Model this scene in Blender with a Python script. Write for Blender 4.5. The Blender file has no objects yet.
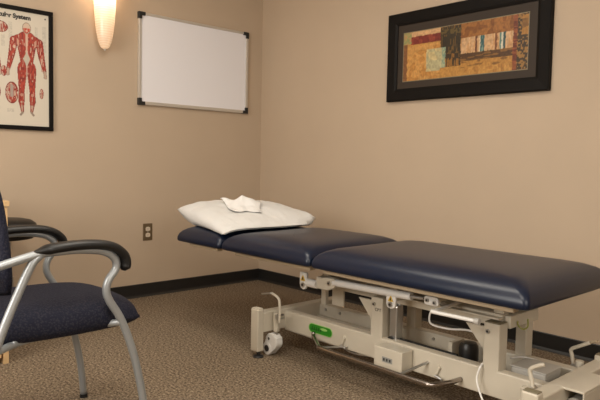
import bpy, bmesh, math, random
import numpy as np
from mathutils import Vector, Matrix, noise
random.seed(4)
S = bpy.context.scene
COL = S.collection
PI = math.pi

# ------------------------------------------------------------------ camera, world, light, exposure
cam_d = bpy.data.cameras.new('camera'); cam = bpy.data.objects.new('camera', cam_d); COL.objects.link(cam)
cam_d.sensor_width = 36; cam_d.lens = 36 * 611.84 / 600; cam_d.clip_start = .05
fw = Vector((-0.73248113, 0.67793052, -0.06230251)); rt = Vector((0.67819248, 0.73460984, 0.02008336)); up = Vector((-0.05938316, 0.02754241, 0.99785523))
cam.matrix_world = Matrix(((rt.x, up.x, -fw.x, 3.7358), (rt.y, up.y, -fw.y, -3.0266), (rt.z, up.z, -fw.z, .9364), (0, 0, 0, 1)))
S.camera = cam
w = bpy.data.worlds.new('world'); S.world = w; w.use_nodes = True
w.node_tree.nodes['Background'].inputs[0].default_value = (1, .86, .7, 1)
w.node_tree.nodes['Background'].inputs[1].default_value = .05
S.view_settings.view_transform = 'Standard'; S.view_settings.look = 'None'
S.view_settings.gamma = 1; S.view_settings.use_curve_mapping = False
S.view_settings.exposure = -0.02
WARM = (1, .93, .83)
def area(name, loc, sx, sy, power, color=WARM, rot=(0, 0, 0)):
    l = bpy.data.lights.new(name, 'AREA'); l.shape = 'RECTANGLE'; l.size = sx; l.size_y = sy; l.energy = power; l.color = color
    o = bpy.data.objects.new(name, l); o.location = loc; o.rotation_euler = rot; COL.objects.link(o); return o
area('ceiling_lamp_light', (2.9, -2.75, 2.395), 1.1, .55, 30)
area('ceiling_lamp_light', (1.75, -1.7, 2.395), 1.1, .55, 17)
FILL = (1, .96, .90)  # tint of two fill lights added behind the camera to brighten the room
area('added_fill_light', (2.05, -4.27, 1.5), 1.5, 1.1, 54, FILL, (PI/2, 0, 0))
area('added_fill_light', (4.67, -2.3, 1.5), 1.1, 1.3, 20, FILL, (PI/2, 0, PI/2))

# ------------------------------------------------------------------ materials
def mat(name, color, rough=.6, metal=0, spec=.5, noise=None, bump=None, coat=0):
    """noise=(scale, amount, detail) mixes darker/lighter colour; bump=(scale, strength, dist)"""
    m = bpy.data.materials.new(name); m.use_nodes = True
    nt = m.node_tree; b = nt.nodes['Principled BSDF']
    b.inputs['Base Color'].default_value = (*color, 1); b.inputs['Roughness'].default_value = rough
    b.inputs['Metallic'].default_value = metal; b.inputs['Specular IOR Level'].default_value = spec
    b.inputs['Coat Weight'].default_value = coat
    tc = nt.nodes.new('ShaderNodeTexCoord')
    if noise:
        n = nt.nodes.new('ShaderNodeTexNoise'); n.inputs['Scale'].default_value = noise[0]; n.inputs['Detail'].default_value = noise[2]
        nt.links.new(tc.outputs['Object'], n.inputs['Vector'])
        r = nt.nodes.new('ShaderNodeValToRGB')
        a = noise[1]
        r.color_ramp.elements[0].position = .3; r.color_ramp.elements[1].position = .7
        r.color_ramp.elements[0].color = (*[c * (1 - a) for c in color], 1)
        r.color_ramp.elements[1].color = (*[min(1, c * (1 + a)) for c in color], 1)
        nt.links.new(n.outputs['Fac'], r.inputs['Fac']); nt.links.new(r.outputs['Color'], b.inputs['Base Color'])
    if bump:
        n = nt.nodes.new('ShaderNodeTexNoise'); n.inputs['Scale'].default_value = bump[0]; n.inputs['Detail'].default_value = 3
        nt.links.new(tc.outputs['Object'], n.inputs['Vector'])
        bp = nt.nodes.new('ShaderNodeBump'); bp.inputs['Strength'].default_value = bump[1]; bp.inputs['Distance'].default_value = bump[2]
        nt.links.new(n.outputs['Fac'], bp.inputs['Height']); nt.links.new(bp.outputs['Normal'], b.inputs['Normal'])
    return m
M = {}
M['wall'] = mat('painted_wall', (.485, .378, .272), .75, noise=(3, .02, 2), bump=(260, .12, .002))
M['ceiling'] = mat('ceiling_tile', (.75, .72, .66), .9, noise=(90, .08, 3))
M['base'] = mat('black_vinyl_baseboard', (.012, .011, .010), .45)
M['cream'] = mat('cream_enamel', (.55, .50, .405), .38, noise=(14, .03, 2))
M['grey_panel'] = mat('grey_enamel', (.42, .40, .36), .4)
M['steel'] = mat('brushed_steel', (.55, .54, .52), .32, metal=.9)
M['chrome'] = mat('chrome', (.34, .30, .27), .22, metal=1)
M['silver'] = mat('silver_powder_coat', (.345, .365, .375), .36, metal=.45)
M['vinyl'] = mat('navy_vinyl', (.0035, .0085, .024), .33, spec=.42, bump=(420, .10, .0006), coat=.0)
M['board'] = mat('beige_board', (.42, .33, .22), .6)
M['black'] = mat('black_plastic', (.012, .012, .012), .4)
M['armpad'] = mat('black_armrest_urethane', (.008, .0075, .007), .42, spec=.35, bump=(300, .15, .001))
M['white'] = mat('white_plastic', (.72, .70, .66), .4)
M['pillow'] = mat('white_pillow_cotton', (.62, .612, .59), .85, bump=(38, .35, .006))
M['towel'] = mat('white_cloth', (.70, .69, .67), .9, bump=(70, .2, .003))
M['green'] = mat('green_label', (.02, .22, .01), .4)
M['green_ink'] = mat('dark_green_ink', (.005, .08, .004), .5)
M['pale_green'] = mat('pale_green_ink', (.30, .55, .15), .4)
M['yellow'] = mat('yellow_warning', (.62, .40, .03), .5)
M['ink'] = mat('dark_ink', (.03, .028, .025), .6)
M['grey_ink'] = mat('grey_label', (.27, .27, .25), .5)
M['frame_black'] = mat('black_wood_frame', (.007, .0055, .0045), .55, spec=.12)
M['matboard'] = mat('dark_brown_mat', (.040, .029, .021), .6, spec=.25)
M['wood'] = mat('light_maple_laminate', (.60, .40, .20), .5, noise=(8, .1, 4))
M['bronze'] = mat('bronze_plate', (.20, .145, .085), .38, metal=.6)
M['ivory'] = mat('ivory_plastic', (.62, .53, .41), .4)
M['board_white'] = mat('whiteboard_enamel', (.80, .79, .82), .22, spec=.5)
M['alu'] = mat('aluminium_trim', (.60, .56, .50), .35, metal=.5)
M['yellow_wire'] = mat('earth_wire', (.22, .22, .04), .5)
M['cap'] = mat('olive_end_cap', (.17, .145, .09), .5)

def fabric():
    m = mat('navy_patterned_fabric', (.02, .02, .035), .85)
    nt = m.node_tree; b = nt.nodes['Principled BSDF']; b.inputs['Specular IOR Level'].default_value = .25
    tc = nt.nodes.new('ShaderNodeTexCoord')
    v = nt.nodes.new('ShaderNodeTexVoronoi'); v.inputs['Scale'].default_value = 150; v.feature = 'F1'
    n = nt.nodes.new('ShaderNodeTexNoise'); n.inputs['Scale'].default_value = 160; n.inputs['Detail'].default_value = 3
    for x in (v, n): nt.links.new(tc.outputs['Object'], x.inputs['Vector'])
    r = nt.nodes.new('ShaderNodeValToRGB')
    r.color_ramp.elements[0].position = .15; r.color_ramp.elements[0].color = (.012, .013, .027, 1)
    r.color_ramp.elements[1].position = .55; r.color_ramp.elements[1].color = (.023, .0225, .033, 1)
    e = r.color_ramp.elements.new(.8); e.color = (.008, .009, .02, 1)
    mx = nt.nodes.new('ShaderNodeMath'); mx.operation = 'ADD'
    m2 = nt.nodes.new('ShaderNodeMath'); m2.operation = 'MULTIPLY'; m2.inputs[1].default_value = .55
    nt.links.new(v.outputs['Distance'], mx.inputs[0]); nt.links.new(n.outputs['Fac'], m2.inputs[0]); nt.links.new(m2.outputs[0], mx.inputs[1])
    nt.links.new(mx.outputs[0], r.inputs['Fac']); nt.links.new(r.outputs['Color'], b.inputs['Base Color'])
    bp = nt.nodes.new('ShaderNodeBump'); bp.inputs['Strength'].default_value = .5; bp.inputs['Distance'].default_value = .003
    nt.links.new(mx.outputs[0], bp.inputs['Height']); nt.links.new(bp.outputs['Normal'], b.inputs['Normal'])
    return m
M['fabric'] = fabric()

def carpet():
    m = mat('brown_loop_carpet', (.2, .15, .1), .95); nt = m.node_tree; b = nt.nodes['Principled BSDF']
    b.inputs['Specular IOR Level'].default_value = .1
    tc = nt.nodes.new('ShaderNodeTexCoord')
    n = nt.nodes.new('ShaderNodeTexNoise'); n.inputs['Scale'].default_value = 98; n.inputs['Detail'].default_value = 4; n.inputs['Roughness'].default_value = .75
    n2 = nt.nodes.new('ShaderNodeTexVoronoi'); n2.inputs['Scale'].default_value = 170
    for x in (n, n2): nt.links.new(tc.outputs['Object'], x.inputs['Vector'])
    r = nt.nodes.new('ShaderNodeValToRGB'); cr = r.color_ramp
    cr.elements[0].position = .38; cr.elements[0].color = (.064, .045, .029, 1)
    cr.elements[1].position = .65; cr.elements[1].color = (.43, .34, .235, 1)
    e = cr.elements.new(.50); e.color = (.20, .150, .102, 1)
    nt.links.new(n.outputs['Fac'], r.inputs['Fac']); nt.links.new(r.outputs['Color'], b.inputs['Base Color'])
    a = nt.nodes.new('ShaderNodeMath'); a.operation = 'SUBTRACT'; nt.links.new(n.outputs['Fac'], a.inputs[0]); nt.links.new(n2.outputs['Distance'], a.inputs[1])
    bp = nt.nodes.new('ShaderNodeBump'); bp.inputs['Strength'].default_value = .7; bp.inputs['Distance'].default_value = .006
    nt.links.new(a.outputs[0], bp.inputs['Height']); nt.links.new(bp.outputs['Normal'], b.inputs['Normal'])
    return m
M['carpet'] = carpet()

def vcol_mat(name, rough):
    m = mat(name, (1, 1, 1), rough); nt = m.node_tree
    a = nt.nodes.new('ShaderNodeAttribute'); a.attribute_name = 'ink'
    nt.links.new(a.outputs['Color'], nt.nodes['Principled BSDF'].inputs['Base Color']); return m
M['poster'] = vcol_mat('printed_poster', .5)
M['painting'] = vcol_mat('printed_canvas', .45)

def glass_shade():
    m = bpy.data.materials.new('frosted_glass_shade'); m.use_nodes = True; nt = m.node_tree
    nt.nodes.remove(nt.nodes['Principled BSDF']); out = nt.nodes['Material Output']
    t = nt.nodes.new('ShaderNodeBsdfTranslucent'); d = nt.nodes.new('ShaderNodeBsdfDiffuse'); g = nt.nodes.new('ShaderNodeBsdfGlossy')
    g.inputs['Roughness'].default_value = .25
    wv = nt.nodes.new('ShaderNodeTexWave'); wv.bands_direction = 'Z'; wv.inputs['Scale'].default_value = 22; wv.inputs['Distortion'].default_value = 2.5; wv.inputs['Detail'].default_value = 1
    tc = nt.nodes.new('ShaderNodeTexCoord'); nt.links.new(tc.outputs['Object'], wv.inputs['Vector'])
    r = nt.nodes.new('ShaderNodeValToRGB'); r.color_ramp.elements[0].color = (.88, .74, .60, 1); r.color_ramp.elements[1].color = (.97, .88, .76, 1)
    nt.links.new(wv.outputs['Fac'], r.inputs['Fac'])
    nt.links.new(r.outputs['Color'], t.inputs['Color']); nt.links.new(r.outputs['Color'], d.inputs['Color'])
    a = nt.nodes.new('ShaderNodeMixShader'); a.inputs[0].default_value = .55
    nt.links.new(d.outputs[0], a.inputs[1]); nt.links.new(t.outputs[0], a.inputs[2])
    b = nt.nodes.new('ShaderNodeMixShader'); b.inputs[0].default_value = .06
    nt.links.new(a.outputs[0], b.inputs[1]); nt.links.new(g.outputs[0], b.inputs[2]); nt.links.new(b.outputs[0], out.inputs['Surface'])
    return m
M['shade'] = glass_shade()
def emit(name, col, s):
    m = bpy.data.materials.new(name); m.use_nodes = True; b = m.node_tree.nodes['Principled BSDF']
    b.inputs['Base Color'].default_value = (*col, 1); b.inputs['Emission Color'].default_value = (*col, 1); b.inputs['Emission Strength'].default_value = s; return m
M['diffuser'] = emit('lit_diffuser', (1, .9, .75), 1.5)
M['glow_pane'] = emit('glowing_pane', (1, .93, .82), .9)  # glow for the panes of the two added windows

# ------------------------------------------------------------------ mesh helpers
def obj(name, bm, m, parent=None, smooth=None, bevel=0, seg=2, label=None):
    me = bpy.data.meshes.new(name)
    bmesh.ops.recalc_face_normals(bm, faces=bm.faces)
    bm.to_mesh(me); bm.free()
    o = bpy.data.objects.new(name, me); COL.objects.link(o); me.materials.append(m)
    if parent is not None: o.parent = parent; o.matrix_parent_inverse = Matrix.Translation(-parent.location)
    if smooth:
        for p in me.polygons: p.use_smooth = True
        if smooth != 'all': me.set_sharp_from_angle(angle=math.radians(40))
    if bevel:
        b = o.modifiers.new('bevel', 'BEVEL'); b.width = bevel; b.segments = seg; b.limit_method = 'ANGLE'; b.angle_limit = math.radians(40)
    if label: o['label'] = label
    return o
def thing(name, label, cat, loc, group=None):
    o = bpy.data.objects.new(name, None); COL.objects.link(o); o.location = loc; o.empty_display_size = .05
    o['label'] = label; o['category'] = cat
    if group: o['group'] = group
    return o
def tag(o, label, cat, group=None):
    o['label'] = label; o['category'] = cat
    if group: o['group'] = group
    return o
def struct(name, bm, m, **k):
    o = obj(name, bm, m, **k); o['kind'] = 'structure'; return o
def box(bm, x0, x1, y0, y1, z0, z1):
    v = [bm.verts.new((x, y, z)) for x in (x0, x1) for y in (y0, y1) for z in (z0, z1)]
    for f in ((0, 1, 3, 2), (4, 6, 7, 5), (0, 4, 5, 1), (2, 3, 7, 6), (0, 2, 6, 4), (1, 5, 7, 3)): bm.faces.new([v[i] for i in f])
    return bm
def B(*a): return box(bmesh.new(), *a)
def cyl(bm, a, b, r, r2=None, n=20):
    a, b = Vector(a), Vector(b); r2 = r if r2 is None else r2
    d = (b - a).normalized(); u = d.orthogonal().normalized(); v = d.cross(u)
    A = [bm.verts.new(a + r * (math.cos(2*PI*i/n) * u + math.sin(2*PI*i/n) * v)) for i in range(n)]
    C = [bm.verts.new(b + r2 * (math.cos(2*PI*i/n) * u + math.sin(2*PI*i/n) * v)) for i in range(n)]
    for i in range(n): bm.faces.new((A[i], A[(i+1) % n], C[(i+1) % n], C[i]))
    bm.faces.new(A[::-1]); bm.faces.new(C); return bm
def Cy(*a, **k): return cyl(bmesh.new(), *a, **k)
def spline(pts, n=8):
    P = [Vector(p) for p in pts]; Q = [2*P[0]-P[1]] + P + [2*P[-1]-P[-2]]; out = []
    for i in range(1, len(Q)-2):
        a, b, c, d = Q[i-1:i+3]
        for k in range(n):
            t = k/n
            out.append(.5*((2*b) + (c-a)*t + (2*a-5*b+4*c-d)*t*t + (3*b-a-3*c+d)*t**3))
    out.append(P[-1]); return out
def tube(pts, r, n=12, smooth=8, ry=None, ref=None, radii=None):
    """sweep a circle (or ellipse r x ry, ref = direction of the r axis) along a path"""
    P = spline(pts, smooth) if smooth else [Vector(p) for p in pts]
    bm = bmesh.new(); rings = []; u = None
    for i, p in enumerate(P):
        d = (P[min(i+1, len(P)-1)] - P[max(i-1, 0)]).normalized()
        if ref is not None: u = (Vector(ref) - d * d.dot(Vector(ref))).normalized()
        elif u is None: u = d.orthogonal().normalized()
        else: u = (u - d * d.dot(u)).normalized()
        v = d.cross(u); s = radii(i/(len(P)-1)) if radii else 1
        rings.append([bm.verts.new(p + s*(r*math.cos(2*PI*k/n)*u + (ry or r)*math.sin(2*PI*k/n)*v)) for k in range(n)])
    for a, b in zip(rings, rings[1:]):
        for k in range(n): bm.faces.new((a[k], a[(k+1) % n], b[(k+1) % n], b[k]))
    bm.faces.new(rings[0][::-1]); bm.faces.new(rings[-1]); return bm
def prism(bm, pts, axis, a, b):
    """extrude a 2-D outline along axis (0 x, 1 y, 2 z) from a to b"""
    def P(p, c):
        q = list(p); q.insert(axis, c); return q
    A = [bm.verts.new(P(p, a)) for p in pts]; C = [bm.verts.new(P(p, b)) for p in pts]; n = len(pts)
    for i in range(n): bm.faces.new((A[i], A[(i+1) % n], C[(i+1) % n], C[i]))
    bm.faces.new(A[::-1]); bm.faces.new(C); return bm
def Pr(*a): return prism(bmesh.new(), *a)
def lathe(prof, c, n=32):
    bm = bmesh.new(); R = []
    for r, z in prof:
        R.append([bm.verts.new((c[0] + r*math.cos(2*PI*i/n), c[1] + r*math.sin(2*PI*i/n), c[2] + z)) for i in range(n)])
    for a, b in zip(R, R[1:]):
        for i in range(n): bm.faces.new((a[i], a[(i+1) % n], b[(i+1) % n], b[i]))
    bm.faces.new(R[0][::-1]); bm.faces.new(R[-1]); return bm
def rrect(x0, x1, y0, y1, r, n=6):
    out = []
    for cx, cy, a0 in ((x1-r, y1-r, 0), (x0+r, y1-r, PI/2), (x0+r, y0+r, PI), (x1-r, y0+r, 1.5*PI)):
        for k in range(n+1):
            a = a0 + k*PI/2/n; out.append((cx + r*math.cos(a), cy + r*math.sin(a)))
    return out
def text(name, s, size, mat_, parent, M4, bold=0, label=None):
    c = bpy.data.curves.new('tmp', 'FONT'); c.body = s; c.size = size; c.align_x = 'CENTER'; c.offset = bold; c.extrude = .0004
    t = bpy.data.objects.new('tmp', c); COL.objects.link(t)
    bpy.context.view_layer.update()
    me = bpy.data.meshes.new_from_object(t.evaluated_get(bpy.context.evaluated_depsgraph_get()))
    bpy.data.objects.remove(t); me.transform(M4); me.materials.clear(); me.materials.append(mat_)
    o = bpy.data.objects.new(name, me); COL.objects.link(o); o.parent = parent; o.matrix_parent_inverse = Matrix.Translation(-parent.location)
    if label: o['label'] = label
    return o
def basis(x, y, o):
    x, y = Vector(x), Vector(y); z = x.cross(y)
    return Matrix(((x.x, y.x, z.x, o[0]), (x.y, y.y, z.y, o[1]), (x.z, y.z, z.z, o[2]), (0, 0, 0, 1)))

# ------------------------------------------------------------------ the room
RX, RY, RH = 4.7, -4.3, 2.44
struct('floor', B(0, RX, RY, 0, -.05, 0), M['carpet'])
struct('ceiling', B(0, RX, RY, 0, RH, RH+.05), M['ceiling'])
struct('wall_right', B(-.1, RX+.1, 0, .1, 0, RH), M['wall'])
struct('wall_left', B(-.1, 0, RY, 0, 0, RH), M['wall'])
def holed(axis, c0, c1, a0, a1, w0, w1, z0, z1):
    bm = bmesh.new()
    for p0, p1, q0, q1 in ((a0, w0, 0, RH), (w1, a1, 0, RH), (w0, w1, 0, z0), (w0, w1, z1, RH)):
        if axis == 1: box(bm, p0, p1, c0, c1, q0, q1)
        else: box(bm, c0, c1, p0, p1, q0, q1)
    return bm
struct('wall_near', holed(1, RY-.1, RY, -.1, RX+.1, 1.3, 2.8, .95, 2.05), M['wall'])
struct('wall_back', holed(0, RX, RX+.1, RY, 0, -2.95, -1.65, .95, 2.05), M['wall'])
wf = bmesh.new()  # unseen windows added behind the camera to go with the fill lights
for q in ((1.3, 2.8, .95, .99), (1.3, 2.8, 2.01, 2.05), (1.3, 1.34, .99, 2.01), (2.76, 2.8, .99, 2.01), (2.03, 2.07, .99, 2.01)): box(wf, q[0], q[1], RY-.08, RY-.03, q[2], q[3])
win = struct('added_window_1', wf, M['white']); obj('added_pane', B(1.34, 2.76, RY-.06, RY-.055, .99, 2.01), M['glow_pane'], win)
wf = bmesh.new()
for q in ((-2.95, -1.65, .95, .99), (-2.95, -1.65, 2.01, 2.05), (-2.95, -2.91, .99, 2.01), (-1.69, -1.65, .99, 2.01), (-2.32, -2.28, .99, 2.01)): box(wf, RX+.03, RX+.08, q[0], q[1], q[2], q[3])
win = struct('added_window_2', wf, M['white']); obj('added_pane', B(RX+.055, RX+.06, -2.91, -1.69, .99, 2.01), M['glow_pane'], win)
def basebd(name, along, a, b, off, sgn):
    bh = .089
    prof = [(0, 0), (.016*sgn, 0), (.010*sgn, .006), (.005*sgn, .014), (.005*sgn, bh-.004), (.002*sgn, bh), (0, bh)]
    if along == 'x': bm = Pr([(off+p[0], p[1]) for p in prof], 0, a, b)
    else: bm = Pr([(off+p[0], p[1]) for p in prof], 1, a, b)
    struct(name, bm, M['base'])
basebd('baseboard_right', 'x', 0, RX, 0, -1); basebd('baseboard_left', 'y', RY, 0, 0, 1)
basebd('baseboard_near', 'x', 0, RX, RY, 1); basebd('baseboard_back', 'y', RY, 0, RX, -1)
for (lx, ly) in ((2.9, -2.75), (1.75, -1.7)):
    t = thing('ceiling_light', 'flat rectangular ceiling light ' + ('above the middle of the room' if lx > 2 else 'nearer the corner with the whiteboard'), 'ceiling light', (lx, ly, RH), 'ceiling lights')
    bm = bmesh.new()
    for a in ((-.6, .6, -.33, -.28), (-.6, .6, .28, .33), (-.6, -.55, -.28, .28), (.55, .6, -.28, .28)): box(bm, lx+a[0], lx+a[1], ly+a[2], ly+a[3], RH-.035, RH)
    obj('light_frame', bm, M['white'], t)
    obj('light_diffuser', B(lx-.55, lx+.55, ly-.28, ly+.28, RH-.028, RH-.015), M['diffuser'], t)

# ------------------------------------------------------------------ treatment table
T = thing('treatment_table', 'navy padded height-adjustable treatment table with cream steel frame', 'treatment table', (2.1, -.905, 0))
def cushion(name, x0, x1, rc, lab=None, y0=-1.244, y1=-.568, z0=.489, z1=.583):
    bm = bmesh.new(); rings = []
    H = z1 - z0
    prof = [(.012, -.002), (.004, 0), (0, .004), (-.001, .012), (0, .022), (.006, .036), (.017, .048), (.035, .059), (.060, .068), (.095, .074), (.14, .0775), (.20, .079)]
    for ins, z in prof:
        r = max(rc + ins*.5, .012)
        pts = rrect(x0+ins, x1-ins, y0+ins, y1-ins, r, 8)
        rings.append([bm.verts.new((p[0], p[1], z0 + z*H/.079)) for p in pts])
    n = len(rings[0])
    for a, b in zip(rings, rings[1:]):
        for i in range(n): bm.faces.new((a[i], a[(i+1) % n], b[(i+1) % n], b[i]))
    bm.faces.new(rings[0][::-1]); bm.faces.new(rings[-1])
    return obj(name, bm, M['vinyl'], T, smooth='all', label=lab)
cushion('foot_cushion', 1.878, 2.850, .022, 'long navy vinyl cushion at the foot end')
cushion('middle_cushion', 1.228, 1.868, .022, 'middle navy vinyl cushion')
cushion('head_cushion', .808, 1.213, .022, 'short navy vinyl cushion under the pillow')
for nm, a, b in (('cushion_board', 1.93, 2.80), ('cushion_board', 1.31, 1.86), ('cushion_board', .90, 1.17)):
    obj(nm, B(a+.05, b-.10, -1.12, -.69, .468, .493), M['board'], T, bevel=.003)
    obj('board_rail', B(a, b-.01, -1.215, -1.18, .468, .491), M['board'], T, bevel=.003)
# upper frame
for ya, yb in ((-1.005, -.955), (-.855, -.805)):
    obj('upper_beam', B(1.70, 2.64, ya, yb, .352, .40), M['cream'], T, bevel=.005)
for xa in (1.72, 2.12, 2.60):
    obj('cross_bar', B(xa, xa+.04, -1.0, -.80, .40, .44), M['cream'], T, bevel=.004)
for ya in (-1.02, -.78):
    obj('upper_side_rail', B(1.32, 2.60, ya, ya+.035, .44, .468), M['cream'], T, bevel=.004)
obj('end_plate', B(2.640, 2.664, -.99, -.775, .350, .396), M['cream'], T, bevel=.004)
obj('shelf_plate', B(2.25, 2.64, -1.035, -.80, .385, .391), M['cream'], T, bevel=.002)
# columns with gussets
cols = [(2.058, 2.121, -1.05, -.99, .372), (2.592, 2.655, -1.05, -.99, .372), (2.065, 2.115, -.81, -.76, .352), (2.585, 2.63, -.80, -.745, .36)]
for i, (a, b, c, d, zt) in enumerate(cols):
    o = obj('column', B(a, b, c, d, .195, zt), M['cream'], T, bevel=.005)
    yy = c if i < 2 else d
    if i < 2:
        obj('gusset', Pr([(a-.08, .352), (a, .352), (a, .262)], 1, c+.012, c+.022), M['cream'], o)
        z = zt - .03
        bm = Cy((a+.018, c-.006, z), (a+.018, c+.002, z), .008, n=16); obj('bolt', bm, M['steel'], o, smooth=1)
        bm = Cy((a+.018, c-.0075, z), (a+.018, c-.0055, z), .0045, n=6); obj('bolt_socket', bm, M['ink'], o)
        if i == 1: obj('end_cap', B(a+.002, b-.002, c+.002, d-.002, zt, zt+.004), M['cap'], o, bevel=.002)
text('column_lettering', 'CPT', .019, M['ink'], T, basis((1, 0, 0), (0, 0, 1), (2.098, -1.0508, .314)))
# base
EB = [(1.458, 1.513), (2.832, 2.888)]
for k, (a, b) in enumerate(EB):
    obj('end_crossbeam', B(a, b, -1.19, -.66, .118, .215), M['cream'], T, bevel=.005)
    for ya, yb in ((-1.225, -1.188), (-.662, -.625)):
        o = obj('corner_post', B(a, b, ya, yb, .028, .232), M['cream'], T, bevel=.005)
        obj('end_cap', B(a+.003, b-.003, ya+.003, yb-.003, .232, .236), M['cap'] if k else M['cream'], o, bevel=.002)
        cx, cy = (a+b)/2 + (.012 if k == 0 else -.012), (ya+yb)/2
        obj('levelling_foot', lathe([(.026, 0), (.026, .004), (.02, .009), (.009, .011), (.009, .028), (.006, .034)], (cx, cy, 0), 24), M['black'], T, smooth=1)
for ya, yb in ((-1.05, -1.005), (-.815, -.77)):
    obj('base_rail', B(1.505, 2.838, ya, yb, .107, .205), M['cream'], T, bevel=.005)
obj('inner_channel', B(1.50, 2.56, -.835, -.815, .085, .150), M['cream'], T, bevel=.003)
for i, xx in enumerate((1.56, 1.66, 2.22, 2.34)):
    obj('bolt', Cy((xx, -.823, .182), (xx, -.815, .182), .006, n=12), M['steel'], T, smooth=1)
# end housing beyond the foot crossbeam
hb = bmesh.new()
box(hb, 2.845, 2.955, -1.045, -.83, .208, .216); box(hb, 2.949, 2.955, -1.045, -.83, .09, .208); box(hb, 2.86, 2.949, -.836, -.83, .09, .208)
obj('end_housing', hb, M['cream'], T, bevel=.002)
obj('housing_gear', Cy((2.915, -1.02, .15), (2.915, -.86, .15), .03, n=20), M['grey_panel'], T, smooth=1, bevel=.004)
# control box between the rails
cb = obj('control_box', B(2.668, 2.798, -.985, -.862, .13, .216), M['grey_panel'], T, bevel=.006, label='grey box between the base rails')
obj('box_lid', B(2.664, 2.801, -.988, -.859, .216, .222), M['grey_panel'], cb, bevel=.004)
# motor
bm = lathe([(.036, 0), (.038, .01), (.038, .145), (.036, .158), (.029, .170), (.013, .174)], (2.462, -.93, .074), 28)
obj('lift_motor', bm, M['black'], T, smooth=1, label='black motor cylinder')
obj('motor_plate', B(2.385, 2.405, -.96, -.87, .13, .235), M['cream'], T, bevel=.003)
# actuator beside first column
a = obj('actuator', B(2.135, 2.175, -1.02, -.985, .185, .345), M['steel'], T, bevel=.006, label='grey steel lift link')
obj('actuator_rod', Cy((2.155, -.975, .19), (2.155, -.975, .35), .013), M['steel'], a, smooth=1)
obj('pivot', Cy((2.15, -1.03, .20), (2.15, -.97, .20), .015), M['black'], a, smooth=1)
obj('torsion_rod', Cy((2.16, -.99, .20), (2.45, -.99, .199), .007), M['black'], T, smooth=1)
# square cover on near rail
c = obj('square_cover', B(2.145, 2.287, -1.125, -1.055, .108, .196), M['cream'], T, bevel=.003)
obj('cover_label', B(2.189, 2.240, -1.1262, -1.1245, .139, .160), M['grey_ink'], c)
bm = bmesh.new()
for k in range(3): box(bm, 2.194+k*.015, 2.203+k*.015, -1.1268, -1.126, .144, .155)
obj('label_marks', bm, M['ink'], c)
# latch brackets on rail
for xx in (1.90, 2.40):
    bm = Pr([(xx-.006, .125), (xx+.003, .118), (xx+.020, .158), (xx+.012, .168)], 1, -1.062, -1.045)
    o = obj('latch', bm, M['cream'], T, bevel=.002)
    obj('latch_pin', Cy((xx+.004, -1.068, .126), (xx+.035, -1.068, .118), .0055, n=12), M['steel'], T, smooth=1)
# foot bar and stays
bm = tube([(1.722, -1.060, .142), (1.735, -1.072, .128), (1.79, -1.11, .125), (1.885, -1.185, .137), (1.93, -1.2, .139), (2.2, -1.2, .139), (2.43, -1.2, .139), (2.475, -1.19, .139), (2.50, -1.12, .138), (2.507, -1.052, .137)], .0095, 12, 6)
obj('foot_bar', bm, M['chrome'], T, smooth='all', label='bent steel foot bar')
for xx in (1.90, 2.33):
    obj('stay_rod', Cy((xx, -1.195, .139), (xx+.03, -1.04, .165 if xx > 2 else .12), .005, n=10), M['steel'], T, smooth=1)
obj('linkage_rod', tube([(1.86, -1.03, .115), (1.96, -1.04, .098), (2.15, -1.04, .125)], .0045, 8), M['steel'], T, smooth='all')
obj('linkage_rod', tube([(1.52, -1.02, .10), (1.75, -1.02, .098), (2.14, -1.03, .107)], .0045, 8), M['steel'], T, smooth='all')
# green badge
g = obj('green_badge', Pr([(x, z) for x, z in rrect(1.684, 1.832, .141, .178, .0184, 8)], 1, -1.0525, -1.0495), M['green'], T, label='green oblong badge')
obj('badge_rim', tube([(x, -1.0515, z) for x, z in rrect(1.682, 1.834, .139, .180, .0203, 8)] + [(1.834, -1.0515, .1597)], .0018, 6, 0), M['pale_green'], g)
obj('badge_flash', Pr([(1.770+.022*math.cos(t*PI/8)*1.0+.012, .166+.006*math.sin(t*PI/8)) for t in range(16)], 1, -1.0535, -1.052), M['pale_green'], g)
bm = bmesh.new()
for k in range(5):
    x = 1.70 + k*.014
    prism(bm, [(x, .152), (x+.004, .151), (x+.009, .168), (x+.005, .169)], 1, -1.0534, -1.0522)
    prism(bm, [(x+.006, .152), (x+.010, .152), (x+.010, .160), (x+.006, .160)], 1, -1.0534, -1.0522)
obj('badge_lettering', bm, M['green_ink'], g)
# hinge fittings with warning labels
def bolt(x, y, z, r, par):
    obj('bolt', Cy((x, y-.005, z), (x, y+.003, z), r, n=16), M['steel'], par, smooth=1)
    obj('bolt_socket', Cy((x, y-.0062, z), (x, y-.0048, z), r*.55, n=6), M['ink'], par)
def warn(x, y, z, s, par):
    obj('warning_label', Pr([(x-s, z-s*.8), (x+s, z-s*.8), (x, z+s*.95)], 1, y-.0016, y), M['yellow'], par, label='yellow warning triangle')
    obj('warning_mark', Pr([(x-s*.25, z-s*.5), (x+s*.25, z-s*.5), (x+s*.12, z+s*.35), (x-s*.12, z+s*.35)], 1, y-.0026, y-.0015), M['ink'], par)
b1 = obj('hinge_bracket', Pr([(1.690, .432), (1.690, .375), (1.698, .358), (1.714, .352), (1.728, .358), (1.735, .375), (1.735, .432)], 1, -1.125, -1.113), M['white'], T, bevel=.002)
bolt(1.7125, -1.125, .374, .011, b1); warn(1.712, -1.125, .405, .016, b1)
b2 = obj('hinge_bracket', Pr([(2.200, .418), (2.200, .378), (2.206, .365), (2.223, .360), (2.240, .365), (2.247, .378), (2.247, .418)], 1, -1.125, -1.113), M['white'], T, bevel=.002)
bolt(2.223, -1.125, .378, .011, b2); warn(2.223, -1.125, .401, .014, b2)
b3 = obj('hinge_bracket', Pr(rrect(2.382, 2.446, .409, .443, .012, 5), 1, -1.125, -1.113), M['white'], T, bevel=.002)
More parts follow.
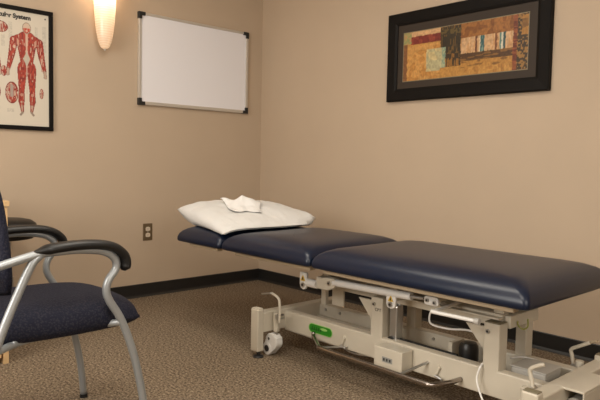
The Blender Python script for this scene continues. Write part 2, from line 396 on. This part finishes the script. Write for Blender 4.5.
bolt(2.397, -1.125, .427, .008, b3); bolt(2.430, -1.125, .422, .008, b3)
obj('bracket_arm', B(2.385, 2.44, -1.113, -1.06, .425, .443), M['cream'], T)
obj('bracket_arm', B(2.205, 2.243, -1.113, -1.00, .392, .405), M['cream'], T, bevel=.002)
obj('hinge_roller', Cy((1.735, -1.118, .388), (1.80, -1.118, .388), .019), M['white'], T, smooth=1)
obj('hinge_block', B(1.797, 1.848, -1.125, -1.07, .372, .425), M['cream'], T, bevel=.005)
o = obj('tube_clamp', Pr([(1.845, .428), (1.91, .432), (1.925, .412), (1.91, .39), (1.87, .374), (1.845, .374)], 1, -1.128, -1.10), M['cream'], T, bevel=.003)
bolt(1.882, -1.128, .408, .010, o)
obj('slide_tube', Cy((1.90, -1.115, .413), (2.318, -1.115, .425), .0155), M['white'], T, smooth=1, label='white round slide tube')
obj('slide_rod', Cy((2.318, -1.115, .425), (2.375, -1.115, .428), .007), M['steel'], T, smooth=1)
obj('link_strut', B(1.672, 1.703, -.965, -.945, .255, .400), M['cream'], T, bevel=.002)
obj('link_plate', B(1.735, 1.81, -.955, -.945, .262, .400), M['cream'], T, bevel=.002)
# bent rod handle
bm = tube([(2.455, -.99, .411), (2.47, -1.12, .410), (2.472, -1.19, .409), (2.478, -1.20, .409), (2.55, -1.2, .410), (2.646, -1.2, .411)], .007, 10, 5)
h = obj('release_rod', bm, M['white'], T, smooth='all'); obj('rod_tip', Cy((2.646, -1.2, .411), (2.662, -1.2, .411), .011), M['grey_panel'], h, smooth=1)
# brake pedals
def pedal(p, w_, tipfrom, tipmat):
    bm = tube(p[:tipfrom+1], .0065, 10, 5, ry=w_*.8, ref=(0, 1, 0)); o = obj('brake_pedal', bm, M['cream'], T, smooth='all')
    if tipmat: obj('pedal_tip', tube(p[tipfrom:], .0045, 10, 4), tipmat, o, smooth='all')
pedal([(1.592, -1.16, .172), (1.595, -1.16, .22), (1.591, -1.16, .278), (1.575, -1.16, .297), (1.536, -1.16, .309), (1.46, -1.16, .293)], .008, 4, M['steel'])
pedal([(2.812, -1.1, .19), (2.804, -1.1, .23), (2.798, -1.1, .262), (2.825, -1.1, .282), (2.845, -1.1, .291)], .009, 4, None)
pedal([(2.776, -.7, .17), (2.766, -.7, .22), (2.762, -.7, .243), (2.79, -.7, .262), (2.83, -.7, .285), (2.856, -.7, .297)], .009, 4, M['board'])
for (x, y, z) in ((2.806, -1.112, .196), (1.575, -1.152, .20), (2.782, -.712, .185)):
    obj('pedal_pivot', Cy((x, y-.01, z), (x, y+.03, z), .013), M['steel'], T, smooth=1)
# casters
def caster(x, y, s):
    body = bmesh.new()
    out = []
    for k in range(48):
        a = 2*PI*k/48; r = .041 + (.003 if (k % 4 < 2 and .05*PI < a < .95*PI) else 0)
        out.append((x + s*.028 + r*math.cos(a), .070 + r*.95*math.sin(a)))
    prism(body, out, 1, y-.020, y+.020)
    prism(body, [(x - s*.029, .040), (x - s*.013, .078), (x + s*.050, .036), (x + s*.024, .012)], 1, y-.0195, y+.0195)
    c_ = obj('caster', body, M['white'], T, bevel=.003)
    low = Cy((x, y-.022, .032), (x, y+.022, .032), .032, n=28)
    obj('caster_wheel', low, M['white'], c_, smooth=1, bevel=.004)
    obj('wheel_hub', Cy((x, y-.024, .033), (x, y+.024, .033), .0155, n=20), M['ink'], c_, smooth=1)
    obj('axle_dot', Cy((x+s*.012, y-.0215, .083), (x+s*.012, y-.019, .083), .0065, n=12), M['ink'], c_, smooth=1)
    obj('caster_stem', Cy((x+s*.043, y, .095), (x+s*.043, y, .125), .007, n=12), M['steel'], c_, smooth=1)
    obj('stem_sleeve', Cy((x+s*.043, y, .122), (x+s*.043, y, .213), .015, n=20), M['cream'], c_, smooth=1, bevel=.002)
caster(1.500, -1.135, 1); caster(1.500, -.715, 1); caster(2.845, -1.135, -1); caster(2.845, -.715, -1)
# cables
obj('power_cord', tube([(2.566, -.975, .24), (2.582, -1.0, .225), (2.594, -1.064, .212), (2.590, -1.08, .17), (2.610, -1.095, .135), (2.64, -1.11, .10), (2.69, -1.13, .05), (2.75, -1.18, .012), (2.9, -1.35, .006)], .0038, 8, 8), M['white'], T, smooth='all', label='white cable hanging to the floor')
obj('handset_cord', tube([(2.335, -1.0, .365), (2.336, -1.02, .335), (2.355, -1.03, .31), (2.42, -1.01, .302), (2.50, -1.0, .312), (2.58, -.99, .30)], .004, 8, 8), M['white'], T, smooth='all')
obj('earth_wire', tube([(2.67, -.95, .375), (2.672, -.95, .36), (2.69, -.95, .349), (2.708, -.95, .362), (2.708, -.95, .39)], .003, 8, 6), M['yellow_wire'], T, smooth='all', label='yellow-green wire loop')
obj('box_cable', tube([(2.62, -.90, .215), (2.66, -.87, .222), (2.72, -.86, .217), (2.75, -.88, .216)], .004, 8, 6), M['white'], T, smooth='all')

# ------------------------------------------------------------------ pillow and cloth
def table_top(x, y):
    ins = max(0, min(y + 1.244, -.568 - y, x - .808))
    pr = [(0, .022), (.006, .036), (.017, .048), (.035, .059), (.060, .068), (.095, .074), (.14, .0775), (.20, .079)]
    if y < -1.244 or x < .808: return 0
    for (a, za), (b, zb) in zip(pr, pr[1:]):
        if ins <= b: return .489 + (za + (zb-za)*(ins-a)/(b-a))*.094/.079
    return .584
def pillow():
    bm = bmesh.new(); N = 44
    A = Vector((.672, -1.155, .648)); Bc = Vector((1.212, -1.225, .562)); C = Vector((1.25, -.60, .620)); D = Vector((.78, -.60, .655))
    def P(u, v, side):
        # u along A->B, v along B->C, pinched edges
        U = (u+1)/2; V = (v+1)/2
        pin = .018
        uu = U + (0.5-U)*pin*2*(1-(2*V-1)**2); vv = V + (0.5-V)*pin*2*(1-(2*U-1)**2)
        p = A*(1-uu)*(1-vv) + Bc*uu*(1-vv) + C*uu*vv + D*(1-uu)*vv
        eu = max(0, u)**3*(1-(2*V-1)**2); ev = max(0, -v)**3*(1-(2*U-1)**2)
        p = p + Vector((.085*eu, -.012*ev, -.050*eu - .010*ev))
        t = ((1-abs(u)**3.2)*(1-abs(v)**3.2))**.38
        q = Vector((U*5, V*7, side*.3)); wr = .007*noise.noise(q) + .004*noise.noise(q*2.3) + .0022*math.sin(31*v+9*noise.noise(q))*math.exp(-((u-.9)/.3)**2)
        if side > 0:
            dz = .068*t + (wr if t > 0 else 0) + .006*math.sin(3*u+1)*math.sin(4*v)*t
            p = p + Vector((0, 0, dz))
        else:
            z = p.z - .075*t
            p = Vector((p.x, p.y, z))
        p.z = max(p.z, table_top(p.x, p.y) + (.010 if side > 0 else .004))
        return p
    for side in (1, -1):
        G = [[bm.verts.new(P(-1+2*i/N, -1+2*j/N, side)) for j in range(N+1)] for i in range(N+1)]
        for i in range(N):
            for j in range(N):
                f = (G[i][j], G[i+1][j], G[i+1][j+1], G[i][j+1]); bm.faces.new(f if side > 0 else f[::-1])
    bmesh.ops.remove_doubles(bm, verts=bm.verts, dist=.0006)
    return bm
pil = tag(obj('pillow', pillow(), M['pillow'], smooth='all'), 'plump white pillow lying on the head end of the treatment table', 'pillow')
bpy.context.view_layer.update()
from mathutils.bvhtree import BVHTree
tree = BVHTree.FromPolygons([v.co for v in pil.data.vertices], [p.vertices for p in pil.data.polygons])
def top_z(x, y):
    h = tree.ray_cast(Vector((x, y, 2)), Vector((0, 0, -1)))
    return h[0].z if h[0] is not None else .66
def cloth():
    bm = bmesh.new(); N = 30
    a, b, c, d = Vector((.87, -1.0, 0)), Vector((1.08, -1.05, 0)), Vector((1.15, -.92, 0)), Vector((.99, -.82, 0))
    G = []
    for i in range(N+1):
        row = []
        for j in range(N+1):
            u, v = i/N, j/N
            p = a*(1-u)*(1-v) + b*u*(1-v) + c*u*v + d*(1-u)*v
            x, y = p.x + .010*math.sin(7*v+1), p.y + .010*math.sin(6*u)
            f = .050*max(0, 1-abs(u-.42+.1*v)/.30)*max(0, 1-abs(v-.5)/.5) + .016*math.exp(-((u-.02)**2/.02+(v-.05)**2/.05)) + .003*(1+math.sin(9*u+4*v)) + .002*(1+math.sin(14*v-5*u))
            row.append(bm.verts.new((x, y, top_z(x, y) + .006 + f)))
        G.append(row)
    for i in range(N):
        for j in range(N): bm.faces.new((G[i][j], G[i+1][j], G[i+1][j+1], G[i][j+1]))
    return bm
o = tag(obj('folded_cloth', cloth(), M['towel'], smooth='all'), 'small crumpled white cloth lying on top of the pillow', 'cloth')
s = o.modifiers.new('solid', 'SOLIDIFY'); s.thickness = .004; s.offset = 0

# ------------------------------------------------------------------ guest chair
CH = thing('guest_chair', 'silver-framed armchair with navy patterned seat and black arm pads', 'chair', (1.70, -2.3, 0))
for x in (1.95, 1.45):
    s_ = 1 if x > 1.7 else -1
    arm = [(x, -2.62, .600), (x, -2.496, .632), (x, -2.393, .656), (x, -2.33, .660), (x, -2.26, .659), (x, -2.195, .648), (x, -2.160, .624), (x, -2.155, .592), (x, -2.180, .556), (x, -2.187, .525), (x, -2.177, .492), (x, -2.136, .422), (x, -2.094, .305), (x, -2.060, .151), (x, -2.045, .012)]
    f = obj('side_frame', tube(arm, .0125, 14, 8), M['silver'], CH, smooth='all')
    obj('rear_leg', tube([(x, -2.388, .654), (x, -2.42, .612), (x, -2.498, .430), (x, -2.56, .24), (x, -2.625, .012)], .0125, 14, 6), M['silver'], CH, smooth='all')
    for yy in (-2.045, -2.625):
        obj('glide', Cy((x, yy, 0), (x, yy, .014), .015, n=16), M['black'], CH, smooth=1)
    rad = lambda t: min(1, .25 + t*7, .35 + (1-t)*9)
    obj('arm_pad', tube([(x, -2.408, .661), (x, -2.35, .670), (x, -2.28, .674), (x, -2.215, .671), (x, -2.165, .659), (x, -2.132, .634), (x, -2.124, .606), (x, -2.130, .582)], .029, 18, 8, ry=.0155, ref=(1, 0, 0), radii=rad), M['armpad'], CH, smooth='all')
    obj('seat_side_tube', tube([(x, -2.138, .418), (x-s_*.06, -2.2, .402), (x-s_*.06, -2.4, .396), (x, -2.512, .392)], .011, 12, 6), M['silver'], CH, smooth='all')
obj('stretcher', tube([(1.92, -2.2, .411), (1.7, -2.2, .411), (1.48, -2.2, .411)], .011, 12, 3), M['silver'], CH, smooth='all')
obj('stretcher', tube([(1.92, -2.45, .396), (1.7, -2.45, .396), (1.48, -2.45, .396)], .011, 12, 3), M['silver'], CH, smooth='all')
def seat():
    bm = bmesh.new(); N = 36
    x0, x1, y0, y1 = 1.462, 1.938, -2.52, -2.040
    def pt(u, v, top):
        # squircle mapping
        a = u*math.sqrt(max(0, 1-.20*v*v)); b = v*math.sqrt(max(0, 1-.20*u*u))
        k = 1.0 if v < 0 else 1 - .05*v
        x = (x0+x1)/2 + a*(x1-x0)/2*k*1.01; y = (y0+y1)/2 + b*(y1-y0)/2*1.09
        t = ((1-abs(u)**5)*(1-abs(v)**5))**.42
        rim = .420 - .006*max(0, v)**2
        z = rim + (.070*t - .006*max(0, v)**3 if top else -.040*t)
        return (x, y, z)
    for top in (1, 0):
        G = [[bm.verts.new(pt(-1+2*i/N, -1+2*j/N, top)) for j in range(N+1)] for i in range(N+1)]
        for i in range(N):
            for j in range(N): bm.faces.new((G[i][j], G[i+1][j], G[i+1][j+1], G[i][j+1]))
    bmesh.ops.remove_doubles(bm, verts=bm.verts, dist=.012 * 0 + .0008)
    return bm
obj('seat', seat(), M['fabric'], CH, smooth='all')
def backrest():
    bm = bmesh.new(); N = 24
    def pt(u, v, front):
        a = u*math.sqrt(1-.22*v*v); b = v*math.sqrt(1-.22*u*u)
        x = 1.70 + a*.222; z = .70 + b*.185
        y = -2.475 - .11*(z-.6) + .018*u*u
        t = ((1-abs(u)**5)*(1-abs(v)**5))**.5
        return (x, y + (.024*t if front else -.022*t), z)
    for fr in (1, 0):
        G = [[bm.verts.new(pt(-1+2*i/N, -1+2*j/N, fr)) for j in range(N+1)] for i in range(N+1)]
        for i in range(N):
            for j in range(N): bm.faces.new((G[i][j], G[i+1][j], G[i+1][j+1], G[i][j+1]))
    bmesh.ops.remove_doubles(bm, verts=bm.verts, dist=.0008)
    return bm
obj('backrest', backrest(), M['fabric'], CH, smooth='all')
obj('back_support', tube([(1.95, -2.61, .588), (1.86, -2.555, .62), (1.7, -2.53, .63), (1.54, -2.555, .62), (1.45, -2.61, .588)], .011, 12, 6), M['silver'], CH, smooth='all')

# ------------------------------------------------------------------ stool and desk
ST = thing('round_stool', 'round black padded stool beside the wooden desk, behind the chair', 'stool', (.33, -1.975, 0))
obj('seat', lathe([(.09, 0), (.125, .006), (.142, .025), (.148, .055), (.140, .085), (.115, .102), (.08, .110), (.03, .112)], (.33, -1.975, .496), 48), M['armpad'], ST, smooth='all')
obj('column', lathe([(.028, 0), (.028, .22), (.018, .22), (.018, .42)], (.33, -1.975, .075), 20), M['steel'], ST, smooth=1)
for k in range(5):
    a = 2*PI*k/5 + .3; e = (.33 + .115*math.cos(a), -1.975 + .115*math.sin(a))
    lg = obj('leg', tube([(.33, -1.975, .09), (.33+.07*math.cos(a), -1.975+.07*math.sin(a), .08), (e[0], e[1], .06)], .013, 10, 4), M['steel'], ST, smooth='all')
    obj('caster_wheel', Cy((e[0]-.012*math.sin(a), e[1]+.012*math.cos(a), .024), (e[0]+.012*math.sin(a), e[1]-.012*math.cos(a), .024), .024), M['black'], lg, smooth=1)
DK = thing('desk', 'light wood laminate desk at the left edge behind the armchair', 'desk', (.5, -2.8, 0))
obj('desktop', B(.06, .865, -3.5, -2.130, .712, .737), M['wood'], DK, bevel=.002)
obj('side_panel', B(.10, .858, -2.160, -2.137, 0, .708), M['wood'], DK, bevel=.001)
obj('side_panel', B(.10, .858, -3.48, -3.457, 0, .708), M['wood'], DK, bevel=.001)
obj('modesty_panel', B(.10, .118, -3.457, -2.16, .2, .708), M['wood'], DK)
for k in range(3):
    d = obj('drawer', B(.836, .858, -2.56, -2.168, .03+k*.226, .25+k*.226), M['wood'], DK, bevel=.002)
    obj('handle', B(.858, .875, -2.42, -2.30, .15+k*.226, .16+k*.226), M['steel'], d, bevel=.002)
obj('drawer_case', B(.15, .834, -2.56, -2.165, .02, .70), M['wood'], DK)

# ------------------------------------------------------------------ wall things
# whiteboard
WB = thing('whiteboard', 'blank white dry-erase board with silver trim and black corners', 'whiteboard', (0, -.598, 1.296))
wy0, wy1, wz0, wz1 = -1.055, -.150, 1.294, 1.897
obj('writing_surface', B(.004, .014, wy0+.012, wy1-.012, wz0+.014, wz1-.012), M['board_white'], WB)
bm = bmesh.new()
box(bm, .001, .022, wy0, wy0+.019, wz0, wz1); box(bm, .001, .022, wy1-.019, wy1, wz0, wz1)
box(bm, .001, .022, wy0+.019, wy1-.019, wz1-.016, wz1); box(bm, .001, .024, wy0+.019, wy1-.019, wz0, wz0+.022)
obj('trim_frame', bm, M['alu'], WB, bevel=.002)
for cy, s1 in ((wy0, 1), (wy1, -1)):
    for cz, s2 in ((wz0, 1), (wz1, -1)):
        L = [(cy-s1*.002, cz-s2*.002), (cy+s1*.046, cz-s2*.002), (cy+s1*.046, cz+s2*.021), (cy+s1*.022, cz+s2*.021), (cy+s1*.022, cz+s2*.044), (cy-s1*.002, cz+s2*.044)]
        obj('corner_cap', Pr(L, 0, .0005, .0265), M['black'], WB, bevel=.002)

def frame_ring(axis, a0, a1, z0, z1, wd, d0, d1, prof=0):
    bm = bmesh.new()
    for q in ((a0, a1, z0, z0+wd), (a0, a1, z1-wd, z1), (a0, a0+wd, z0+wd, z1-wd), (a1-wd, a1, z0+wd, z1-wd)):
        if axis == 0: box(bm, d0, d1, q[0], q[1], q[2], q[3])
        else: box(bm, q[0], q[1], d0, d1, q[2], q[3])
    return bm
def colour_grid(name, m, parent, axis, d, a0, a1, z0, z1, na, nz, fn):
    """flat printed sheet: a fine grid whose vertices carry the printed ink colour"""
    A, Z = np.meshgrid(np.linspace(a0, a1, na), np.linspace(z0, z1, nz), indexing='ij')
    rgb = fn(A, Z)
    co = np.zeros((na*nz, 3)); co[:, 0 if axis == 1 else 1] = A.ravel(); co[:, 2] = Z.ravel(); co[:, axis] = d
    i = np.arange(na*nz).reshape(na, nz)
    F = np.stack([i[:-1, :-1], i[1:, :-1], i[1:, 1:], i[:-1, 1:]], -1).reshape(-1, 4)
    me = bpy.data.meshes.new(name); me.from_pydata(co.tolist(), [], F.tolist()); me.update()
    at = me.color_attributes.new('ink', 'FLOAT_COLOR', 'POINT')
    lin = np.clip(rgb, 0, 1)**2.2
    at.data.foreach_set('color', np.concatenate([lin.reshape(-1, 3), np.ones((na*nz, 1))], 1).astype(np.float32).ravel())
    me.materials.append(m)
    o = bpy.data.objects.new(name, me); COL.objects.link(o); o.parent = parent; o.matrix_parent_inverse = Matrix.Translation(-parent.location)
    return o
rs = np.random.RandomState(3)
def vnoise(A, Z, sa, sz):
    g = rs.rand(64, 64); a = (A*sa) % 63; z = (Z*sz) % 63
    i, j = a.astype(int), z.astype(int); f, h = a-i, z-j
    f = f*f*(3-2*f); h = h*h*(3-2*h); i2, j2 = (i+1) % 64, (j+1) % 64
    return (g[i, j]*(1-f)+g[i2, j]*f)*(1-h) + (g[i, j2]*(1-f)+g[i2, j2]*f)*h

# anatomy poster
PY0, PY1, PZ0, PZ1 = -2.162, -1.612, 1.090, 1.791
PO = thing('anatomy_poster', 'black-framed anatomy chart showing red muscle figures on white', 'poster', (0, -1.887, 1.09))
obj('picture_frame', frame_ring(0, PY0, PY1, PZ0, PZ1, .024, .001, .022), M['frame_black'], PO, bevel=.003)
obj('backing_board', B(.001, .008, PY0+.02, PY1-.02, PZ0+.02, PZ1-.02), M['frame_black'], PO)
def cap(A, Z, a, b, r1, r2):
    ax, az = a; bx, bz = b; dx, dz = bx-ax, bz-az
    t = np.clip(((A-ax)*dx + (Z-az)*dz)/(dx*dx+dz*dz+1e-9), 0, 1)
    return np.hypot(A-ax-t*dx, Z-az-t*dz) - (r1 + (r2-r1)*t)
def poster(A, Z):
    paper = np.array([.80, .765, .70]); c = np.ones(A.shape + (3,))*paper
    n1 = vnoise(A, Z, 330, 48); n2 = vnoise(A, Z, 300, 70); n3 = vnoise(A, Z, 420, 420)
    red = np.array([.68, .26, .19]); dred = np.array([.46, .14, .11]); pale = np.array([.78, .66, .58]); grey = np.array([.55, .49, .43])
    def paint(mask, col):
        c[mask] = col[mask] if getattr(col, 'ndim', 1) == 3 else col
    def muscle(th=.84):
        m = red + (dred-red)*np.clip(n2[..., None]*1.3-.2, 0, 1)
        return np.where((n1 > th)[..., None], pale*.92, m)
    # text columns and captions
    for (a0, a1, z0, z1) in ((-1.715, -1.700, 1.58, 1.69), (-1.672, -1.650, 1.55, 1.70), (-1.872, -1.835, 1.19, 1.21), (-1.90, -1.88, 1.56, 1.62), (-1.86, -1.84, 1.60, 1.70), (-2.12, -2.09, 1.5, 1.7), (-2.0, -1.96, 1.17, 1.20)):
        L = (A > a0) & (A < a1) & (Z > z0) & (Z < z1) & ((Z*220 % 1) < .5) & (n3 > .3); paint(L, paper*.84)
    for s, cx in ((1, -1.761), (-1, -2.013)):
        X = (A-cx); 
        segs = {'arm': [((.070, 1.600), (.084, 1.515), .021, .016), ((.084, 1.515), (.101, 1.44), .016, .009)],
                'leg': [((.026, 1.44), (.030, 1.31), .026, .014), ((.030, 1.30), (.032, 1.255), .014, .016), ((.032, 1.26), (.026, 1.195), .015, .006)]}
        torso = np.minimum.reduce([cap(X, Z, (-.045, 1.605), (.045, 1.605), .028, .028), cap(X, Z, (0, 1.60), (0, 1.49), .056, .035), cap(X, Z, (-.012, 1.452), (.012, 1.452), .036, .036)])
        neck = cap(X, Z, (0, 1.66), (0, 1.62), .017, .026)
        arms = np.minimum.reduce([cap(np.abs(X), Z, *q) for q in segs['arm']])
        legs = np.minimum.reduce([cap(np.abs(X), Z, *q) for q in segs['leg']])
        hand = np.minimum(cap(np.abs(X), Z, (.103, 1.43), (.107, 1.402), .009, .007), cap(np.abs(X), Z, (.104, 1.42), (.098, 1.403), .004, .003))
        foot = cap(np.abs(X), Z, (.025, 1.190), (.036, 1.177), .006, .006)
        head = np.hypot(X/.0245, (Z-1.676)/.033) - 1
        body = np.minimum.reduce([torso, neck, arms, legs])
        paint(body < .0018, dred*.9); paint(body < 0, muscle())
        if s > 0:
            paint((np.abs(X) < .004+.003*n1) & (Z > 1.45) & (Z < 1.66), pale)
            paint((np.abs(X) + np.abs(Z-1.50)*.45 < .020) & (Z < 1.54), np.where((n1 > .4)[..., None], np.array([.70, .68, .62]), pale))
        else:
            paint((np.abs(X) < .018) & (Z > 1.47) & (Z < 1.56), pale*.97)
        paint((np.abs(np.abs(X)-.048) < .007) & (np.abs(Z-1.59-(np.abs(X)-.048)*.9) < .018), np.array([.74, .55, .47]))
        paint((np.hypot(np.abs(X)-.030, Z-1.292) < .009), np.array([.70, .50, .43]))
        paint((legs < -.004) & (Z < 1.235) & (n1 > .25), pale*.9); paint((arms < -.004) & (n1 > .7), pale)
        paint((np.abs(X) < .0022) & (Z < 1.45) & (Z > 1.3), paper*.9)
        paint(hand < .001, grey); paint(hand < -.002, pale*.9); paint(foot < 0, grey)
        paint(head < 0, grey); paint(head < -.14, np.array([.77, .68, .60]))
        paint((head < -.14) & (Z < 1.676) & (n1 > .35), red*1.05); paint((np.hypot(X, Z-1.66) < .006), pale)
    # detail studies
    for (cx, cz, rx, rz) in ((-1.845, 1.30, .036, .062), (-1.905, 1.665, .042, .032), (-1.678, 1.305, .012, .030), (-1.672, 1.405+.04, .006, .012), (-1.887, 1.42, .016, .03), (-2.10, 1.30, .014, .03), (-1.935, 1.30, .03, .05)):
        d = np.hypot((A-cx)/rx, (Z-cz)/rz); k = ((n2 < .8) | (d < .5))
        paint((d < 1) & k, muscle(.55)); paint((d < 1) & (d > .9), dred)
    paint((np.abs(A+1.845) < .008) & (np.abs(Z-1.31) < .035), np.array([.62, .56, .52]))
    paint((np.hypot(A+1.655, Z-1.743) < .0045), np.array([.2, .18, .16]))
    return c
colour_grid('printed_chart', M['poster'], PO, 0, .0095, PY0+.022, PY1-.022, PZ0+.022, PZ1-.022, 230, 300, poster)
text('chart_title', 'The Muscular System', .0345, M['ink'], PO, basis((0, 1, 0), (0, 0, 1), (.0102, -1.887, 1.724)), bold=.0018)

# abstract picture
AX0, AX1, AZ0, AZ1 = 1.2676, 2.306, 1.3189, 1.848
AR = thing('framed_picture', 'wide abstract picture of ochre and brown blocks in a black frame', 'picture', (1.79, 0, 1.319))
bm = bmesh.new()
def mould(bm, x0, x1, z0, z1):
    prof = [(0, -.001), (0, -.026), (.006, -.031), (.058, -.028), (.074, -.022), (.074, -.001)]
    R = [[bm.verts.new((xx, y, zz)) for (xx, zz) in ((x0+i, z0+i), (x1-i, z0+i), (x1-i, z1-i), (x0+i, z1-i))] for i, y in prof]
    for a, b in zip(R, R[1:] + R[:1]):
        for k in range(4): bm.faces.new((a[k], a[(k+1) % 4], b[(k+1) % 4], b[k]))
mould(bm, AX0, AX1, AZ0, AZ1)
obj('picture_frame', bm, M['frame_black'], AR)
mt = obj('mat_board', B(AX0+.06, AX1-.06, -.016, -.003, AZ0+.06, AZ1-.06), M['matboard'], AR)
bx0, bx1, bz0, bz1 = 1.386, 2.182, 1.437, 1.724
obj('mat_bevel', frame_ring(1, bx0-.004, bx1+.004, bz0-.004, bz1+.004, .004, -.0175, -.0165), M['cap'], mt)
def painting(A, Z):
    u = (A-bx0)/(bx1-bx0); v = (Z-bz0)/(bz1-bz0)
    n1 = vnoise(A, Z, 45, 45); n2 = vnoise(A, Z, 130, 110); n3 = vnoise(A, Z, 20, 160); n4 = vnoise(A, Z, 170, 25)
    c = np.ones(A.shape+(3,))*np.array([.74, .53, .27])
    def R_(u0, u1, v0, v1, col, alt=None, nn=None, th=.5):
        j = .006*(n2-.5)
        m = (u+j > u0) & (u+j < u1) & (v+j*2 > v0) & (v+j*2 < v1); c[m] = col
        if alt is not None: k = m & (nn > th); c[k] = alt
    R_(0, .33, 0, .72, (.78, .57, .31), (.72, .50, .25), n1, .6)
    R_(0, .035, 0, .78, (.50, .33, .20)); R_(0, .07, .76, 1, (.60, .60, .38), (.68, .52, .34), n2, .6)
    R_(.07, .33, .88, 1, (.80, .63, .45)); R_(.07, .33, .74, .90, (.46, .17, .14), (.55, .24, .18), n1, .6)
    R_(.33, .50, .20, 1, (.20, .165, .10), (.42, .31, .15), n4, .66); R_(.33, .50, .84, .94, (.40, .33, .18), (.20, .17, .10), n2, .5)
    R_(.36, .49, .2, .45, (.55, .38, .17), (.22, .17, .1), n4, .5)
    R_(.21, .375, .15, .60, (.70, .66, .50), (.78, .70, .50), n1, .5); R_(.345, .375, .15, .60, (.50, .60, .52), (.62, .64, .50), n2, .5)
    R_(.50, .90, .72, 1, (.60, .39, .19), (.50, .31, .14), n1, .55)
    R_(.50, .90, .40, .72, (.80, .64, .47), (.76, .57, .38), n4, .62)
    R_(.615, .630, .40, .72, (.42, .25, .16)); R_(.655, .685, .40, .72, (.22, .36, .36), (.45, .55, .50), n4, .6); R_(.648, .655, .40, .72, (.82, .75, .62))
    R_(.765, .78, .40, .72, (.48, .30, .18)); R_(.80, .812, .40, .72, (.35, .48, .44)); R_(.825, .842, .40, .72, (.20, .32, .32)); R_(.812, .825, .40, .72, (.82, .78, .68))
    R_(.50, .90, .27, .42, (.32, .215, .11), (.50, .35, .17), n3, .55)
    R_(.50, .90, .13, .27, (.70, .50, .24), (.52, .36, .17), n3, .65)
    R_(.50, .90, 0, .14, (.74, .54, .27), (.66, .46, .22), n1, .55); R_(.33, .5, 0, .2, (.72, .52, .26))
    R_(.895, .925, 0, 1, (.42, .20, .11), (.55, .30, .16), n3, .5)
    R_(.925, 1, 0, 1, (.26, .20, .12), (.55, .40, .20), n2, .58); R_(.955, 1, .62, .97, (.66, .46, .20), (.5, .35, .16), n1, .5)
    c *= (.82 + .2*n2)[..., None]
    return c
colour_grid('printed_artwork', M['painting'], AR, 1, -.0172, bx0, bx1, bz0, bz1, 300, 110, painting)

# outlet
OT = thing('wall_outlet', 'bronze duplex outlet plate with ivory sockets low on the wall', 'outlet', (0, -.976, .44))
obj('cover_plate', Pr([(-1.011, .383), (-.941, .383), (-.941, .498), (-1.011, .498)], 0, .0005, .006), M['bronze'], OT, bevel=.003)
for z in (.461, .420):
    s = obj('socket', Pr([(-.976 + .0165*max(-1, min(1, 1.25*math.cos(t*PI/12))), z + .0145*math.sin(t*PI/12)) for t in range(24)], 0, .0055, .0085), M['ivory'], OT)
    bm = bmesh.new(); box(bm, .0084, .009, -.983, -.981, z-.002, z+.006); box(bm, .0084, .009, -.971, -.969, z-.002, z+.006); cyl(bm, (.0084, -.976, z-.008), (.009, -.976, z-.008), .0022, n=10)
    obj('slot', bm, M['ink'], s)
obj('screw', Cy((.0055, -.976, .4405), (.0075, -.976, .4405), .003, n=12), M['steel'], OT)

# wall lamp
sy, sz = -1.315, 1.612
SC = thing('wall_sconce', 'lit tapered frosted glass wall lamp left of the whiteboard', 'wall lamp', (0, sy, sz))
bm = bmesh.new(); n = 32; R = []
prof = [(.002, 0), (.018, .003), (.029, .014), (.041, .045), (.052, .10), (.060, .17), (.065, .25), (.068, .34), (.069, .42)]
for r, z in prof:
    R.append([bm.verts.new((.075 + r*.95*math.cos(2*PI*i/n), sy + r*math.sin(2*PI*i/n), sz + z)) for i in range(n)])
for a, b in zip(R, R[1:]):
    for i in range(n): bm.faces.new((a[i], a[(i+1) % n], b[(i+1) % n], b[i]))
bm.faces.new(R[0])
obj('glass_shade', bm, M['shade'], SC, smooth='all')
obj('finial', lathe([(.003, -.012), (.007, -.008), (.008, 0), (.004, .004)], (.075, sy, sz), 16), M['alu'], SC, smooth=1)
obj('wall_bracket', B(.0005, .014, sy-.025, sy+.025, sz+.22, sz+.34), M['alu'], SC, bevel=.003)
obj('bracket_pin', Cy((.012, sy, sz+.28), (.020, sy, sz+.28), .006, n=12), M['alu'], SC)
l = bpy.data.lights.new('sconce_bulb', 'POINT'); l.energy = 2.4; l.shadow_soft_size = .028; l.color = (1, .80, .60)
lo = bpy.data.objects.new('sconce_bulb', l); lo.location = (.075, sy, sz+.37); COL.objects.link(lo); lo.parent = SC; lo.matrix_parent_inverse = Matrix.Translation(-SC.location)
